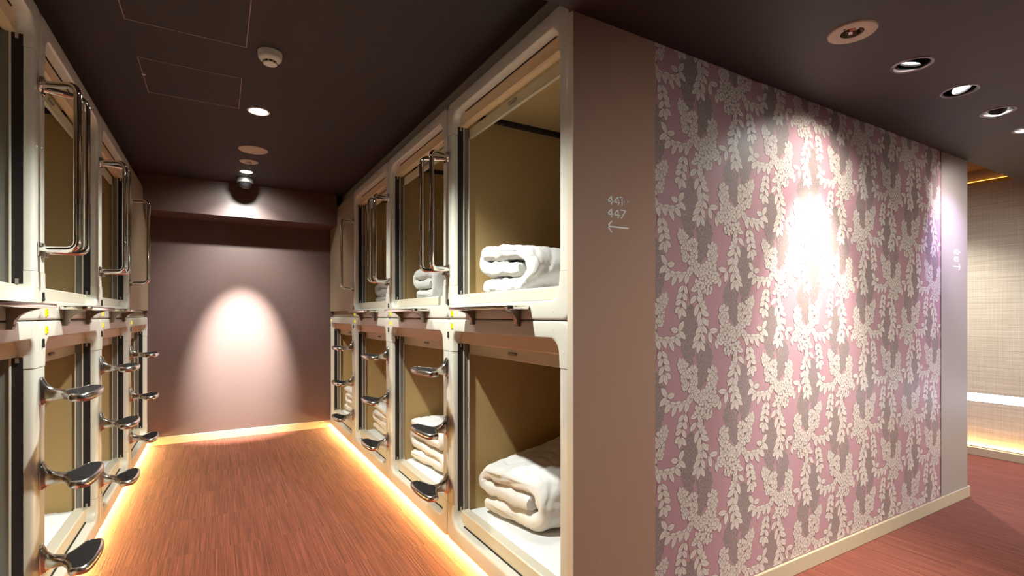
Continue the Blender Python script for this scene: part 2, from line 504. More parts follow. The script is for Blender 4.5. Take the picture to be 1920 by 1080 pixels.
# ================================================================== WALLPAPER PRINT
def wallpaper_print():
    rnd = random.Random(11)
    W1 = [(1.739, 0.958, 0.0237), (1.732, 0.923, 0.0237), (1.722, 0.893, 0.0258), (1.657, 0.876, 0.0194), (1.689, 0.861, 0.0301), (1.735, 0.861, 0.0215), (1.676, 0.836, 0.0258), (1.65, 0.821, 0.0151), (1.709, 0.811, 0.0194), (1.725, 0.792, 0.0065)]
    S4 = [(1.557, 1.007, 0.0172), (1.572, 0.989, 0.0164), (1.619, 0.97, 0.0181), (1.572, 0.951, 0.0155), (1.625, 0.944, 0.0151), (1.575, 0.928, 0.0121), (1.615, 0.918, 0.0155), (1.628, 0.898, 0.0155), (1.606, 0.872, 0.0112)]
    G1 = [(1.609, 0.713, 0.0129), (1.6, 0.689, 0.028), (1.594, 0.656, 0.0344), (1.594, 0.617, 0.0344), (1.594, 0.583, 0.0293), (1.6, 0.548, 0.0207), (1.605, 0.522, 0.0112)]
    G2 = [(1.692, 0.579, 0.0121), (1.689, 0.555, 0.0267), (1.69, 0.524, 0.0366), (1.686, 0.49, 0.031), (1.676, 0.457, 0.0207), (1.663, 0.425, 0.0121), (1.657, 0.404, 0.0069)]
    S1 = [(1.594, 0.865), (1.551, 0.859), (1.503, 0.854), (1.476, 0.887)]
    S2 = [(1.572, 0.813), (1.563, 0.778), (1.551, 0.725)]
    S3 = [(1.65, 0.804), (1.641, 0.77), (1.657, 0.734), (1.673, 0.697), (1.676, 0.649), (1.66, 0.594)]
    S3b = [(1.676, 0.67), (1.715, 0.634), (1.762, 0.601)]
    S0 = [(1.612, 0.717), (1.6, 0.766), (1.59, 0.809), (1.594, 0.865), (1.592, 0.929), (1.597, 1.014)]
    S5 = [(1.676, 0.818), (1.683, 0.765), (1.679, 0.727)]
    G1 = [(x, z, r_ * 1.28) for x, z, r_ in G1]
    G2 = [(x, z, r_ * 1.24) for x, z, r_ in G2]
    W1 = [(x, z, r_ * 1.22) for x, z, r_ in W1]
    S4 = [(x, z, r_ * 1.35) for x, z, r_ in S4]
    shapes = []   # (layer, material index, polygon)  layers: lower first

    def petal(x, z, ang, ln, wd, n=7):
        pts = []
        for k in range(n):
            t = k / (n - 1)
            w = wd * 0.5 * math.sin(math.pi * min(1, t * 0.93 + 0.04)) ** 0.75
            pts.append((t * ln, w))
        poly = pts + [(a, -b) for a, b in reversed(pts[1:-1])]
        c, s = math.cos(ang), math.sin(ang)
        return [(x + a * c - b * s, z + a * s + b * c) for a, b in poly]

    def ribbon(pl, w0, w1=None):
        w1 = w1 or w0
        L_, R_ = [], []
        for i, p in enumerate(pl):
            a, b = pl[max(0, i - 1)], pl[min(len(pl) - 1, i + 1)]
            dx, dz = b[0] - a[0], b[1] - a[1]
            d = math.hypot(dx, dz) or 1
            w = w0 + (w1 - w0) * i / (len(pl) - 1)
            L_.append((p[0] - dz / d * w / 2, p[1] + dx / d * w / 2))
            R_.append((p[0] + dz / d * w / 2, p[1] - dx / d * w / 2))
        return L_, R_

    def resample(pl, n):
        seg = [math.dist(pl[i], pl[i + 1]) for i in range(len(pl) - 1)]
        tot = sum(seg)
        out = []
        for k in range(n):
            d = tot * k / (n - 1)
            i = 0
            while i < len(seg) - 1 and d > seg[i]:
                d -= seg[i]; i += 1
            t = d / seg[i]
            out.append((pl[i][0] + (pl[i + 1][0] - pl[i][0]) * t, pl[i][1] + (pl[i + 1][1] - pl[i][1]) * t))
        return out

    def stem(pl, w, mi=2, layer=3):
        pl = resample(pl, 14)
        A, B = ribbon(pl, w)
        for i in range(len(pl) - 1):
            shapes.append((layer, mi, [A[i], A[i + 1], B[i + 1], B[i]]))

    def leaf(x, z, ang, ln, wd):
        c, s = math.cos(ang), math.sin(ang)
        shapes.append((1, 2, petal(x - c * 0.0016, z - s * 0.0016, ang, ln + 0.0034, wd + 0.0032)))
        shapes.append((2, 1, petal(x, z, ang, ln, wd)))
        a = (x + c * ln * 0.05, z + s * ln * 0.05); b = (x + c * ln * 0.72, z + s * ln * 0.72)
        A, B = ribbon([a, b], 0.0013, 0.0005)
        shapes.append((3, 2, [A[0], A[1], B[1], B[0]]))

    def blob(circles, spacing, ln, wd, mi, mo, out=True, veins=False):
        pts = []
        tries = 0
        while tries < 2600:
            tries += 1
            cx, cz, r = rnd.choice(circles)
            a, q = rnd.random() * 2 * math.pi, math.sqrt(rnd.random()) * r
            p = (cx + q * math.cos(a), cz + q * math.sin(a) * 1.1)
            if all((p[0] - k[0]) ** 2 + (p[1] - k[1]) ** 2 > spacing ** 2 for k in pts): pts.append(p)
        for p in pts:
            ang = -math.pi / 2 + rnd.uniform(-1.1, 1.1)
            l, w = ln * rnd.uniform(0.85, 1.2), wd * rnd.uniform(0.85, 1.15)
            c, s = math.cos(ang), math.sin(ang)
            x, z = p[0] - c * l / 2, p[1] - s * l / 2
            if out: shapes.append((1, mo, petal(x - c * 0.0011, z - s * 0.0011, ang, l + 0.0030, w + 0.0030, 5)))
            shapes.append((2, mi, petal(x, z, ang, l, w, 5)))
            if veins:
                A, B = ribbon([(x + c * l * 0.1, z + s * l * 0.1), (x + c * l * 0.6, z + s * l * 0.6)], 0.0009, 0.0004)
                shapes.append((3, mo, [A[0], A[1], B[1], B[0]]))

    def spray(pl, n, ln, wd, drop=0.9, down=None):
        stem(pl, 0.0022)
        pts = resample(pl, n)
        for i, p in enumerate(pts):
            a, b = pts[max(0, i - 1)], pts[min(n - 1, i + 1)]
            d = math.atan2(b[1] - a[1], b[0] - a[0])
            for sgn in (-1, 1):
                ang = d + sgn * rnd.uniform(0.7, drop)
                if down is not None:
                    dd = (-math.pi / 2 - ang + math.pi) % (2 * math.pi) - math.pi
                    ang += dd * down
                leaf(p[0], p[1], ang + rnd.uniform(-.12, .12), ln * rnd.uniform(0.8, 1.15), wd * rnd.uniform(0.9, 1.1))
        leaf(pts[-1][0], pts[-1][1], d, ln, wd)

    # grey hydrangea heads first, then cream sprays; within a cluster each petal is laid over the one before
    depth = []

    def laid(base, k):
        n0 = len(depth)
        for q in range(len(shapes) - n0): depth.append(base + (q + k / 9.0) * 2.6e-6)

    blob(G1, 0.0108, 0.0225, 0.0150, 3, 4)
    laid(0.0001, 0)
    blob(G2, 0.0108, 0.0225, 0.0150, 3, 4)
    laid(0.0001, 1)
    stem(S0, 0.0026)
    laid(0.00052, 2)
    stem(S5, 0.0040)
    laid(0.00052, 3)
    blob(W1, 0.0128, 0.0235, 0.0180, 1, 2, True, True)
    laid(0.00056, 4)
    blob(S4, 0.0125, 0.0245, 0.0175, 1, 2, True, True)
    laid(0.00056, 5)
    spray(S1, 5, 0.050, 0.0245, 1.25, 0.4)
    laid(0.00056, 6)
    spray(S2, 4, 0.045, 0.0225, 0.95)
    laid(0.00056, 7)
    spray(S3, 8, 0.052, 0.0245, 1.05)
    laid(0.00056, 8)
    spray(S3b, 3, 0.048, 0.0235, 1.1)
    laid(0.00056, 9)
    for i in range(7):
        t = i / 6
        leaf(1.676 + 0.010 * math.sin(i * 2.1), 0.815 - 0.085 * t, -1.57 + rnd.uniform(-.7, .7), 0.018, 0.012)
    laid(0.00060, 8)

    X0, X1, ZA, ZB = 1.4125, 3.8795, 0.0735, ZL
    PX, PZ = 0.530, 0.503
    v, f, mi = [], [], []
    for ti in range(-2, 6):
        for tj in range(-2, 5):
            for mirror in (0, 1):
                for idx, (lay, m_, poly) in enumerate(shapes):
                    pts = []
                    inside = False
                    for (x, z) in poly:
                        if mirror: x, z = 2 * 1.772 - x, z + PZ / 2
                        x += ti * PX; z += tj * PZ
                        if X0 < x < X1 and ZA < z < ZB: inside = True
                        pts.append((min(max(x, X0), X1), min(max(z, ZA), ZB)))
                    if not inside: continue
                    n = len(v)
                    g = depth[idx]
                    v += [(x, YW + 0.002 - g, z) for x, z in pts]
                    k = len(pts)
                    f.append(tuple(range(n, n + k)))
                    mi.append(m_)
    me = bpy.data.meshes.new('floral_print')
    me.from_pydata(v, [], f)
    for nme in ('pink', 'pcream', 'pline', 'pgrey', 'pgline'): me.materials.append(M[nme])
    me.polygons.foreach_set('material_index', mi)
    me.update()
    o = bpy.data.objects.new('floral_print', me)
    COL.objects.link(o)
    o.parent = wall_paper
    o['kind'] = 'stuff'
    return o


wallpaper_print()

# ================================================================== CAPSULES
EDGE = 0.068


def rrect_loop(x0, x1, z0, z1, r, n=7):
    """points clockwise from the middle of the left side: up, over the top, down the right, along the bottom"""
    out = []
    for cx, cz, a0 in ((x0 + r, z1 - r, 180), (x1 - r, z1 - r, 90), (x1 - r, z0 + r, 0), (x0 + r, z0 + r, -90)):
        for k in range(n + 1):
            a = R(a0 - 90.0 * k / n)
            out.append((cx + r * math.cos(a), cz + r * math.sin(a)))
    return out


def frame_stations(W, H, eb, et, side, n=7):
    o = rrect_loop(0.0015, W - 0.0015, 0.0015, H - 0.0015, 0.032, n)
    i = rrect_loop(EDGE, W - EDGE, eb, H - et, 0.062, n)
    return o, i


def ring_piece(stations, depth, lift=0.0):
    prof = [(0.0, 0.055), (0.0, 0.010), (0.0022, 0.004), (0.0075, 0.0008), (0.016, 0.0), (-0.022, 0.0), (-0.010, 0.0012),
            (-0.0035, 0.0055), (0.0, 0.013), (0.0, depth)]
    rings = []
    for (ox, oz), (ix, iz) in stations:
        d = math.hypot(ix - ox, iz - oz)
        ring = []
        for off, y in prof:
            t = off / d if (off > 0 or prof.index((off, y)) < 5) else 1 + off / d
            ring.append((ox + (ix - ox) * t, y + (lift if y < 0.05 else 0), oz + (iz - oz) * t))
        ring.append((ix, 0.055, iz)) if depth < 0.055 else None
        rings.append(ring)
    b = MB()
    n = len(rings[0])
    v, f = [], []
    for r in rings: v += r
    for k in range(len(rings) - 1):
        for i in range(n - 1):
            f.append((k * n + i, k * n + i + 1, k * n + n + i + 1, k * n + n + i))
    f.append(tuple(range(n)))
    m = (len(rings) - 1) * n
    f.append(tuple(range(m + n - 1, m - 1, -1)))
    b.add(v, f)
    return b


def pod_proto(W, H, eb, et, mat_top, sill_h):
    """eb / et = width of the front frame at bottom and top; mat_top = local height of the mattress top"""
    root = empty('sleeping_capsule')
    o, i = frame_stations(W, H, eb, et, EDGE)
    n = 8
    zj_t, zj_b = H - et - 0.10, eb + 0.10
    top = [((0.0015, zj_t), (EDGE, zj_t))] + list(zip(o[:2 * n], i[:2 * n])) + [((W - 0.0015, zj_t), (W - EDGE, zj_t))]
    bot = [((W - 0.0015, zj_b), (W - EDGE, zj_b))] + list(zip(o[2 * n:], i[2 * n:])) + [((0.0015, zj_b), (EDGE, zj_b))]
    hd = ring_piece(top, 0.045).build('header_frame', M['cream'], root)
    sl = ring_piece(bot, 0.045).build('sill_frame', M['cream'], root)
    g = 0.0012
    for xo, xi in ((0.0025, EDGE - 0.0015), (W - 0.0025, W - EDGE + 0.0015)):
        st = [((xo, zj_b + g), (xi, zj_b + g)), ((xo, zj_t - g), (xi, zj_t - g))]
        ring_piece(st, 0.030, 0.0015).build('post', M['cream'], root)
    zi_t, zi_b = H - et, eb
    zv = zi_t - 0.060           # underside of the valance
    # valance behind the header, with a rounded lower lip
    vb = MB().rbox(EDGE - 0.004, W - EDGE + 0.004, 0.046, 0.086, zv, zi_t + 0.02, 0.006)
    va = vb.build('valance', M['valance'], root)
    MB().box(0.135, W - 0.135, 0.040, 0.0458, zi_t - 0.0016, zi_t + 0.0012).build('slit_shade_strip', M['slit'], va)  # dark strip drawn for the shade in the gap under the header
    for xa in (0.085, W - 0.125):
        MB().rbox(xa, xa + 0.035, 0.0444, 0.0462, zv + 0.002, zv + 0.010, 0.0008).build('glint_chip', M['wplastic'], va)  # white chip standing in for a glint of light
    zs = sill_h
    sb = MB().rbox(EDGE - 0.004, W - EDGE + 0.004, 0.046, 0.098, zi_b - 0.02, zs, 0.005).build('sill_panel', M['sillp'], root)
    MB().box(0.120, W - 0.120, 0.038, 0.0458, zi_b - 0.0012, zi_b + 0.0022).build('slit_shade_strip', M['slit'], sb)  # same painted shade, for the gap along the sill
    # blind bar with its pull
    ba = MB().rbox(EDGE + 0.012, W - EDGE - 0.012, 0.090, 0.104, zv - 0.056, zv - 0.002, 0.003).build('blind_bar', M['bar'], root)
    MB().rbox(W / 2 - 0.036, W / 2 + 0.036, 0.080, 0.0905, zv - 0.032, zv - 0.020, 0.004).build('pull_tab', M['tabg'], ba)
    # door track, guide rails and stops on each side
    for sgn, xb_ in ((1, EDGE), (-1, W - EDGE)):
        def bx(y0, y1, t0, t1, z0, z1):
            xa, xc = xb_ + sgn * t0, xb_ + sgn * t1
            return MB().box(min(xa, xc), max(xa, xc), y0, y1, z0, z1)
        t = bx(0.0305, 0.060, -0.03, 0.0012, zs, zv).build('track_seal', M['black'], root, False)
        for zz in (zs + 0.001, zv - 0.019):
            bx(0.041, 0.050, 0.0012, 0.0055, zz, zz + 0.018).build('stop', M['silver'], t, False)
        gr = bx(0.060, 0.094, -0.03, 0.001, zs, zv).build('guide_rail', M['railgrey'], root, False)
        bx(0.060, 0.065, 0.001, 0.006, zs, zv).build('rail_lip', M['wplastic'], gr, False)
        bx(0.0895, 0.0935, 0.001, 0.006, zs, zv - 0.05).build('rail_lip', M['wplastic'], gr, False)
    # lining of the berth
    D = 1.98
    zf, zc = max(0.02, mat_top - 0.12), H - 0.040
    MB().box(0.030, 0.049, 0.0945, D, zf, zc).build('side_lining', M['olive'], root, False)
    MB().box(W - 0.049, W - 0.030, 0.0945, D, zf, zc).build('side_lining', M['olive'], root, False)
    MB().box(0.030, W - 0.030, D, D + 0.015, zf, zc).build('back_lining', M['olive'], root, False)
    rl = MB().box(0.030, W - 0.030, 0.088, D, zc, zc + 0.015).build('roof_lining', M['olive'], root, False)
    for xa in (0.0495, W - 0.0795):
        MB().box(xa, xa + 0.03, 0.13, D - 0.01, zc - 0.022, zc - 0.0005).build('ceiling_rail', M['black'], rl, False)
    MB().box(0.030, W - 0.030, 0.0985, D, zf - 0.015, zf).build('berth_floor', M['olive'], root, False)
    MB().box(0.012, W - 0.012, 0.056, D + 0.03, 0.0, 0.0045).build('underside', M['blank'], root, False)
    for xa in (0.006, W - 0.012):
        MB().box(xa, xa + 0.006, 0.0565, D + 0.03, 0.006, H - 0.006).build('side_shell', M['blank'], root, False)
    MB().box(0.013, W - 0.013, 0.056, D + 0.03, H - 0.012, H - 0.004).build('roof_shell', M['blank'], root, False)
    # screw caps on the moulding
    for (x, z) in ((0.10, H - 0.033), (W - 0.10, H - 0.033), (0.034, H - et - 0.045), (W - 0.034, H - et - 0.045)):
        MB().lathe([(0.005, 0.0008), (0.0045, -0.0006), (0.002, -0.0009)], 10, (x, 0, z), rot=Matrix.Rotation(R(-90), 3, 'X')).build('screw_cap', M['cream'], hd)
    for (x, z) in ((0.10, 0.033), (W - 0.10, 0.033), (0.034, eb + 0.045), (W - 0.034, eb + 0.045)):
        MB().lathe([(0.005, 0.0008), (0.0045, -0.0006), (0.002, -0.0009)], 10, (x, 0, z), rot=Matrix.Rotation(R(-90), 3, 'X')).build('screw_cap', M['cream'], sl)
    return root


def number_light(root, z):
    nl = MB().rbox(0.053, 0.079, -0.004, 0.0008, z - 0.014, z + 0.014, 0.0015).build('number_light', M['yellow'], root)
    nl['label'] = 'glowing yellow number tag'
    for zz in (z - 0.0125, z + 0.0105):
        MB().box(0.057, 0.075, -0.0046, -0.0041, zz, zz + 0.002).build('printed_line', M['ink'], nl, False)
    MB().box(0.065, 0.0672, -0.0046, -0.0041, z - 0.005, z + 0.004).build('printed_line', M['ink'], nl, False)


def key_hook(root, z, up):
    pr = [(0.015, 0.016), (0.022, 0.016), (0.0225, 0.002), (0.027, -0.010), (0.021, -0.016), (0.011, -0.0105), (0.015, -0.004)]
    MB().loft([[(x, -0.006, z + k) for x, k in pr], [(x, 0.001, z + k) for x, k in pr]]).build('catch', M['black'], root, False)


def make_step():
    """footrest seen at every seam: wall plate, flared arm, broad bow-shaped tread with a dark grip pad"""
    out = [(-0.020, -0.058), (0.020, -0.058), (0.040, -0.070), (0.075, -0.086), (0.128, -0.098), (0.141, -0.112),
           (0.139, -0.140), (0.130, -0.158), (0.085, -0.168), (0.0, -0.173), (-0.085, -0.168), (-0.130, -0.158),
           (-0.139, -0.140), (-0.141, -0.112), (-0.128, -0.098), (-0.075, -0.086), (-0.040, -0.070)]
    dense = []
    for i in range(len(out)):
        a, b = Vector(out[i]), Vector(out[(i + 1) % len(out)])
        dense += [a, (a + b) / 2]
    for _ in range(1):
        dense = [(dense[i - 1] + dense[i] * 2 + dense[(i + 1) % len(dense)]) / 4 for i in range(len(dense))]

    def inset(poly, d):
        r = []
        for i, p in enumerate(poly):
            a, b = poly[i - 1], poly[(i + 1) % len(poly)]
            t = (b - a).normalized()
            nrm = Vector((-t.y, t.x))
            r.append(p - nrm * d * -1 if False else p + nrm * d * ORI)
        return r
    area = sum(dense[i - 1].x * dense[i].y - dense[i].x * dense[i - 1].y for i in range(len(dense)))
    ORI = 1 if area > 0 else -1
    rings = []
    for d, z in ((0.012, -0.019), (0.004, -0.0165), (0.0, -0.008), (0.0, 0.002), (0.0035, 0.0085), (0.010, 0.011), (0.0125, 0.0085)):
        rings.append([(p.x, p.y, z) for p in inset(dense, d)])
    b = MB().loft(rings)
    # arm
    arm = []
    for y, w, h, zc in ((0.0005, 0.040, 0.104, 0.012), (-0.006, 0.040, 0.104, 0.012), (-0.011, 0.034, 0.088, 0.010), (-0.018, 0.034, 0.066, 0.004),
                        (-0.028, 0.035, 0.050, 0.0), (-0.042, 0.041, 0.040, -0.002), (-0.058, 0.056, 0.032, -0.003), (-0.074, 0.082, 0.026, -0.004), (-0.092, 0.09, 0.018, -0.006)):
        ring = []
        for k in range(16):
            a = 2 * math.pi * k / 16
            ca, sa = math.cos(a), math.sin(a)
            ring.append((math.copysign(abs(ca) ** 0.55, ca) * w / 2, y, zc + math.copysign(abs(sa) ** 0.55, sa) * h / 2))
        arm.append(ring)
    b.loft(arm)
    st = b.build('step', M['cast'], None, angle=50)
    pd = inset(dense, 0.0128)
    MB().loft([[(p.x, p.y, 0.006) for p in pd], [(p.x, p.y, 0.0098) for p in pd], [(p.x, p.y, 0.0102) for p in inset(dense, 0.0138)]]).build('grip_pad', M['pad'], st, angle=50)
    for z in (0.054, -0.032):
        MB().lathe([(0.0065, 0.0), (0.0065, 0.004), (0.004, 0.0065), (0.001, 0.007)], 10, (0, -0.0055 if z > 0 else -0.0075, z), rot=Matrix.Rotation(R(90), 3, 'X')).build('bolt', M['chrome'], st)
    return st


def make_handle(x0, x1, z0, z1):
    """one polished grab bar, standing off the post, bowed aside from the seam"""
    p = 0.115
    path = fillet([(x0, 0, z1), (x0 + (x1 - x0) * 0.35, -0.045, z1), (x1, -p, z1), (x1, -p, z0), (x0 + (x1 - x0) * 0.35, -0.045, z0), (x0, 0, z0)], 0.034, 7)
    h = MB().tube(path, 0.0118, 14).build('grab_bar', M['chrome'], None, angle=60)
    for z in (z0, z1):
        s = -1 if z == z0 else 1
        MB().rbox(x0 - 0.014, x0 + 0.014, -0.005, 0.001, z - 0.026, z + 0.026, 0.002).build('mounting_plate', M['chrome'], h)
        k = MB().rbox(x0 - 0.013, x0 + 0.013, -0.016, -0.0045, z + s * 0.019 - 0.006, z + s * 0.019 + 0.006, 0.002).build('screw_block', M['steel'], h)
    return h


def make_shelf():
    """narrow chromed ledge on two gusset brackets"""
    x0, x1, dp = 0.235, 0.815, 0.102
    rings = []
    base = rrect_loop(x0, x1, -dp, 0.012, 0.03, 6)
    cx, cy = (x0 + x1) / 2, -dp / 2
    def ins(d):
        return [(min(max(x, x0 + d), x1 - d) if True else x, max(y, -dp + d)) for x, y in base]
    for d, z in ((0.007, -0.0085), (0.002, -0.0065), (0.0, -0.002), (0.0, 0.002), (0.002, 0.0060), (0.007, 0.0075)):
        rings.append([(x, min(y, 0.0), z) for x, y in ins(d)])
    s = MB().loft(rings).build('ledge', M['chrome'], None, angle=40)
    for xc in (0.319, 0.729):
        prof = [(0.0, -0.0085), (-0.075, -0.0085), (-0.066, -0.0125), (-0.045, -0.020), (-0.028, -0.032), (-0.018, -0.048), (-0.014, -0.074), (0.0, -0.074)]
        bk = MB().loft([[(xc - 0.013, y, z) for y, z in prof], [(xc + 0.013, y, z) for y, z in prof]]).build('bracket', M['steel'], s, angle=40)
        for z in (-0.040, -0.062):
            MB().lathe([(0.0045, 0), (0.0045, 0.002), (0.002, 0.0035)], 10, (xc, -0.0215 if z > -0.05 else -0.0155, z), rot=Matrix.Rotation(R(90), 3, 'X')).build('bolt', M['chrome'], s)
    return s


HL, HU = Z1 - Z0, Z2 - Z1
MT_L, MT_U = 0.161, 0.118
low = pod_proto(PITCH, HL, 0.090, 0.067, MT_L, 0.156)
upp = pod_proto(PITCH, HU, 0.074, 0.065, MT_U, 0.127)
number_light(low, HL - 0.036)
number_light(upp, 0.028)
key_hook(low, HL - 0.083, False)
key_hook(upp, 0.086, True)
step0 = make_step()
shelf0 = make_shelf()
hA0 = make_handle(0.022, 0.072, 0.255, 0.845)                 # bar on the capsule's left post
hB0 = make_handle(PITCH - 0.022, PITCH - 0.072, 0.255, 0.845)  # bar on its right post
protos = [low, upp, step0, shelf0, hA0, hB0]


def attach(proto, parent, loc=(0, 0, 0)):
    c = copy_tree(proto, parent)
    c.location = loc
    return c


def place_pod(proto, side, k, level, label, group, steps=False, left_bar=False, right_bar=False, shelf=False):
    r = copy_tree(proto)
    z = Z0 if level == 'low' else Z1
    if side == 'R':
        r.location = (XR, SEAM_R[k + 1], z); r.rotation_euler = (0, 0, R(-90))
    else:
        r.location = (XL, SEAM_L[k], z); r.rotation_euler = (0, 0, R(90))
    tag(r, label, 'sleeping capsule', group)
    if steps:
        for zz in (0.880, 0.575, 0.271): attach(step0, r, (0, 0, zz))
    if left_bar: attach(hA0, r)
    if right_bar: attach(hB0, r)
    if shelf: attach(shelf0, r, (0, 0, 0.049))
    return r


GR = 'cream capsules of the right row'
GL = 'cream capsules of the left row'
order = ['nearest', 'second', 'third', 'farthest']
place_pod(low, 'R', 0, 'low', 'lower cream sleeping capsule beside the taupe 441~447 panel, nearest of the right row', GR, steps=True)
place_pod(low, 'R', 1, 'low', 'second lower cream sleeping capsule of the right row, stacked duvet behind its footrests', GR, steps=True)
place_pod(low, 'R', 2, 'low', 'third lower cream sleeping capsule of the right row', GR, steps=True)
place_pod(low, 'R', 3, 'low', 'farthest lower cream sleeping capsule of the right row, touching the mauve end wall', GR)
place_pod(upp, 'R', 0, 'up', 'upper cream sleeping capsule beside the taupe 441~447 panel, nearest of the right row', GR, left_bar=True, shelf=True)
place_pod(upp, 'R', 1, 'up', 'second upper cream sleeping capsule of the right row, paired grab bars on its posts', GR, left_bar=True, right_bar=True, shelf=True)
place_pod(upp, 'R', 2, 'up', 'third upper cream sleeping capsule of the right row, next to the blank beige panel', GR, left_bar=True, right_bar=True, shelf=True)
place_pod(low, 'L', 0, 'low', 'lower cream sleeping capsule cut off by the left edge of the photo', GL)
place_pod(low, 'L', 1, 'low', 'second lower cream sleeping capsule of the left row, behind the largest footrests', GL, steps=True)
place_pod(low, 'L', 2, 'low', 'third lower cream sleeping capsule of the left row', GL, steps=True)
place_pod(low, 'L', 3, 'low', 'farthest lower cream sleeping capsule of the left row, touching the mauve end wall', GL, steps=True)
place_pod(upp, 'L', 0, 'up', 'upper cream sleeping capsule cut off by the left edge of the photo', GL, right_bar=True, shelf=True)
place_pod(upp, 'L', 1, 'up', 'second upper cream sleeping capsule of the left row, behind the largest chrome bars', GL, left_bar=True, right_bar=True, shelf=True)
place_pod(upp, 'L', 2, 'up', 'third upper cream sleeping capsule of the left row, next to the blank beige panel', GL, left_bar=True, right_bar=True, shelf=True)


def drop_tree(o):
    for ch in list(o.children): drop_tree(ch)
    bpy.data.objects.remove(o, do_unlink=True)


for p in protos: drop_tree(p)

# blank panels that close the upper row at the end wall
for side in ('R', 'L'):
    if side == 'R':
        r = empty('cover_panel', (XR, YEND - 0.002, Z1), R(-90)); wd = YEND - 0.002 - SEAM_R[3]
        tag(r, 'blank beige cover panel closing the upper right row at the end wall', 'panel', 'blank cover panels')
    else:
        r = empty('cover_panel', (XL, SEAM_L[3], Z1), R(90)); wd = YEND - 0.002 - SEAM_L[3]
        tag(r, 'blank beige cover panel closing the upper left row at the end wall', 'panel', 'blank cover panels')
    MB().rbox(0.002, wd - 0.002, 0.0, 0.022, 0.058, Z2 - Z1 - 0.006, 0.003).build('face_board', M['blank'], r)
    MB().box(0.002, wd - 0.002, 0.030, 0.045, 0.001, 0.075).build('recessed_plinth', M['blank'], r, False)
    MB().box(0.002, wd - 0.002, 0.022, 0.055, 0.08, 0.12).build('batten', M['blank'], r, False)


# ================================================================== BEDDING
def mattress(side, k, level, label):
    top = MT_L if level == 'low' else MT_U
    z = Z0 if level == 'low' else Z1
    if side == 'R': r = ((XR, SEAM_R[k + 1], z), R(-90))
    else: r = ((XL, SEAM_L[k], z), R(90))
    zf = max(0.02, top - 0.12)
    x0, x1, y0, y1 = 0.052, PITCH - 0.052, 0.101, 1.96
    b = MB()
    nx, ny = 18, 30
    rnd = random.Random(k * 7 + len(label))
    sx, sy = rnd.uniform(0, 50), rnd.uniform(0, 50)
    g = []
    for j in range(ny + 1):
        for i in range(nx + 1):
            u, w = i / nx, j / ny
            x, y = x0 + (x1 - x0) * u, y0 + (y1 - y0) * w
            e = min(u * (x1 - x0), (1 - u) * (x1 - x0), w * (y1 - y0), (1 - w) * (y1 - y0))
            zz = top - 0.02 * max(0, 1 - e / 0.03) ** 2 + 0.004 * noise.noise((x * 9 + sx, y * 9 + sy, 0)) * min(1, e / 0.05)
            g.append((x, y, zz))
    fc = [(j * (nx + 1) + i, j * (nx + 1) + i + 1, (j + 1) * (nx + 1) + i + 1, (j + 1) * (nx + 1) + i) for j in range(ny) for i in range(nx)]
    rim = [i for i in range(nx + 1)] + [j * (nx + 1) + nx for j in range(1, ny + 1)] + [ny * (nx + 1) + i for i in range(nx - 1, -1, -1)] + [j * (nx + 1) for j in range(ny - 1, 0, -1)]
    n0 = len(g)
    g += [(g[i][0], g[i][1], zf + 0.002) for i in rim]
    m = len(rim)
    fc += [(rim[i], rim[(i + 1) % m], n0 + (i + 1) % m, n0 + i) for i in range(m)]
    fc.append(tuple(range(n0, n0 + m)))
    b.add(g, fc)
    o = b.build('mattress', M['sheet'])
    o.location, o.rotation_euler = r[0], (0, 0, r[1])
    tag(o, label, 'mattress', 'white mattresses in the capsules')


names = {('R', 'low'): 'white mattress in the %s lower capsule of the right row', ('R', 'up'): 'white mattress in the %s upper capsule of the right row',
         ('L', 'low'): 'white mattress in the %s lower capsule of the left row', ('L', 'up'): 'white mattress in the %s upper capsule of the left row'}
for side in 'RL':
    for k in range(4):
        mattress(side, k, 'low', names[(side, 'low')] % order[k])
        if k < 3: mattress(side, k, 'up', names[(side, 'up')] % order[k])


